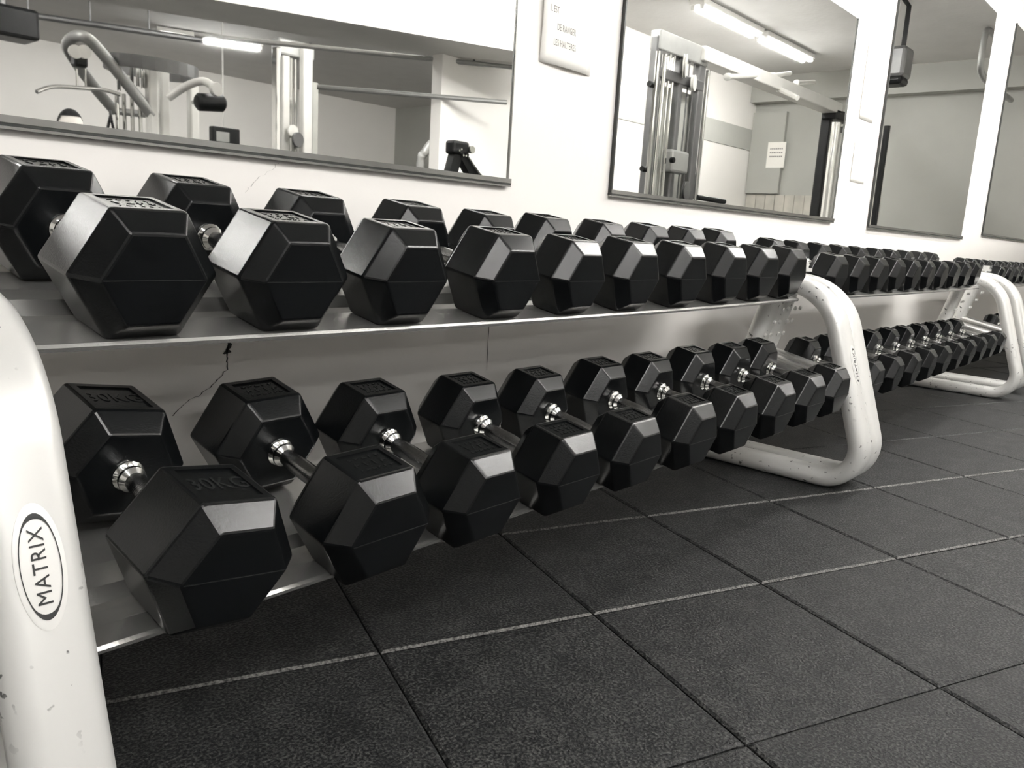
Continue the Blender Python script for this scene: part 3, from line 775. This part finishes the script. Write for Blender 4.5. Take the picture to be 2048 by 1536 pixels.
t = thing('wall_monitor', tuple(refl(448, 275, 9.0)), 'small black monitor hung low on a pole behind the pulldown machine', 'monitor')
bevel_box('case', (0, 0, 0), (.34, .10, .22), 'black', t, .015); box('screen', (-.05, .0515, 0), (.16, .003, .11), 'mgrey', t)
rod('hanging_pole', (0, -.03, .1), (0, -.03, CEIL-t.location.z), .010, 'lgrey', t)
t = thing('projector', tuple(refl(8, 46, 8.5)), 'black box projector hung from the ceiling above the pulldown bar', 'projector')
bevel_box('case', (0, 0, 0), (.46, .35, .26), 'black', t, .03); rod('hanging_pole', (0, 0, .1), (0, 0, CEIL-t.location.z), .025, 'dgrey', t)

# ---- person seated on a bench, facing the mirrors
hp = refl(137, 218, 6.0); PXc, PYc, HT = hp.x, hp.y, hp.z
sz = HT-.88
bt = thing('exercise_bench', (PXc, PYc-.02, 0), 'black padded bench under the seated person', 'bench')
bevel_box('pad', (0, 0, sz-.045), (.34, .42, .07), 'black', bt, .02)
vpost(Vector((0, 0, 0)), sz-.08, .08, .08, 'lgrey', bt, 'post'); bevel_box('foot', (0, 0, .025), (.5, .4, .05), 'dgrey', bt, .01)
person = thing('person', (PXc, PYc, 0), 'person with dark hair and dark shirt sitting under the pulldown bar', 'person')
bm = bmesh.new(); skin_l = bm.verts.layers.skin.verify(); V = {}
def jv(k, co, r):
    v = bm.verts.new(co); v[skin_l].radius = (r, r*.85 if k in ('hip', 'waist', 'chest') else r); V[k] = v
jv('hip', (0, 0, sz+.10), .15); jv('waist', (0, .0, sz+.26), .135); jv('chest', (0, -.01, sz+.45), .155); jv('neck0', (0, -.01, sz+.58), .07); jv('neck', (0, 0, sz+.65), .055); jv('chin', (0, .015, sz+.70), .07)
for s, n_ in ((-1, 'l'), (1, 'r')):
    jv('sh'+n_, (s*.19, -.01, sz+.53), .06); jv('el'+n_, (s*.25, .05, sz+.28), .042); jv('wr'+n_, (s*.16, .26, sz+.17), .03); jv('ha'+n_, (s*.14, .33, sz+.155), .026)
    for fi in range(4): jv(f'f{fi}'+n_, (s*(.115+.018*fi), .40-.006*abs(fi-1), sz+.148), .009)
    jv('th'+n_, (s*.095, .345, sz+.16), .009)
    jv('hp'+n_, (s*.1, .05, sz+.09), .095); jv('kn'+n_, (s*.15, .46, sz+.06), .06); jv('an'+n_, (s*.15, .46, .09), .038); jv('to'+n_, (s*.16, .62, .04), .036)
E_ = [('hip', 'waist'), ('waist', 'chest'), ('chest', 'neck0'), ('neck0', 'neck'), ('neck', 'chin')]
for n_ in 'lr':
    E_ += [('chest', 'sh'+n_), ('sh'+n_, 'el'+n_), ('el'+n_, 'wr'+n_), ('wr'+n_, 'ha'+n_), ('ha'+n_, 'th'+n_), ('hip', 'hp'+n_), ('hp'+n_, 'kn'+n_), ('kn'+n_, 'an'+n_), ('an'+n_, 'to'+n_)]+[('ha'+n_, f'f{k}'+n_) for k in range(4)]
for a, b_ in E_: bm.edges.new((V[a], V[b_]))
V['hip'][skin_l].use_root = True
me = bpy.data.meshes.new('body'); bm.to_mesh(me); bm.free()
tmp = bpy.data.objects.new('tmp_body', me); COL.objects.link(tmp); tmp.modifiers.new('s', 'SKIN'); ss = tmp.modifiers.new('d', 'SUBSURF'); ss.levels = 2
body_me = bpy.data.meshes.new_from_object(tmp.evaluated_get(bpy.context.evaluated_depsgraph_get())); bpy.data.objects.remove(tmp)
bm = bmesh.new(); bm.from_mesh(body_me)
r_ = bmesh.ops.create_uvsphere(bm, u_segments=24, v_segments=16, radius=1)
hc = Vector((0, .01, HT-.118))
for v in r_['verts']:
    x, y, z = v.co; k = 1-.28*max(0, -z)**1.5
    v.co = hc+Vector((x*.075*k, y*.092*k+(.012 if z < -.2 and y > 0 else 0), z*.115))
def bump_at(c, rad, d):
    for v in r_['verts']:
        q = (v.co-c).length
        if q < rad: v.co += Vector(d)*(1-q/rad)**2
bump_at(hc+Vector((0, .098, -.018)), .032, (0, .03, -.004))
for s in (-1, 1): bump_at(hc+Vector((s*.032, .086, .008)), .022, (0, -.012, 0)); bump_at(hc+Vector((s*.075, 0, -.005)), .03, (s*.022, -.008, 0))
bump_at(hc+Vector((0, .088, -.062)), .02, (0, .006, 0))
for f in bm.faces:
    f.smooth = True; c = f.calc_center_median(); f.material_index = 0
    if c.z < sz+.60 and not (c.y > .12 and c.z > sz+.10 and c.z < sz+.24): f.material_index = 1
bm.to_mesh(body_me); bm.free(); body_me.materials.clear(); body_me.materials.append(M['skin']); body_me.materials.append(M['shirt'])
obj('body', body_me, person)
bm = bmesh.new(); r_ = bmesh.ops.create_uvsphere(bm, u_segments=24, v_segments=16, radius=1)
for v in r_['verts']:
    x, y, z = v.co; v.co = hc+Vector((x*.081, y*.098-.004, z*.121))
bmesh.ops.delete(bm, geom=[v for v in bm.verts if (v.co.z-hc.z) < (.055-.03*max(0, 1-abs(v.co.x)/.02) if v.co.y > .03 else -.03)], context='VERTS')
hm = bpy.data.meshes.new('hair'); bm.to_mesh(hm); bm.free(); hm.materials.append(M['hair'])
for pz in hm.polygons: pz.use_smooth = True
obj('hair', hm, person)
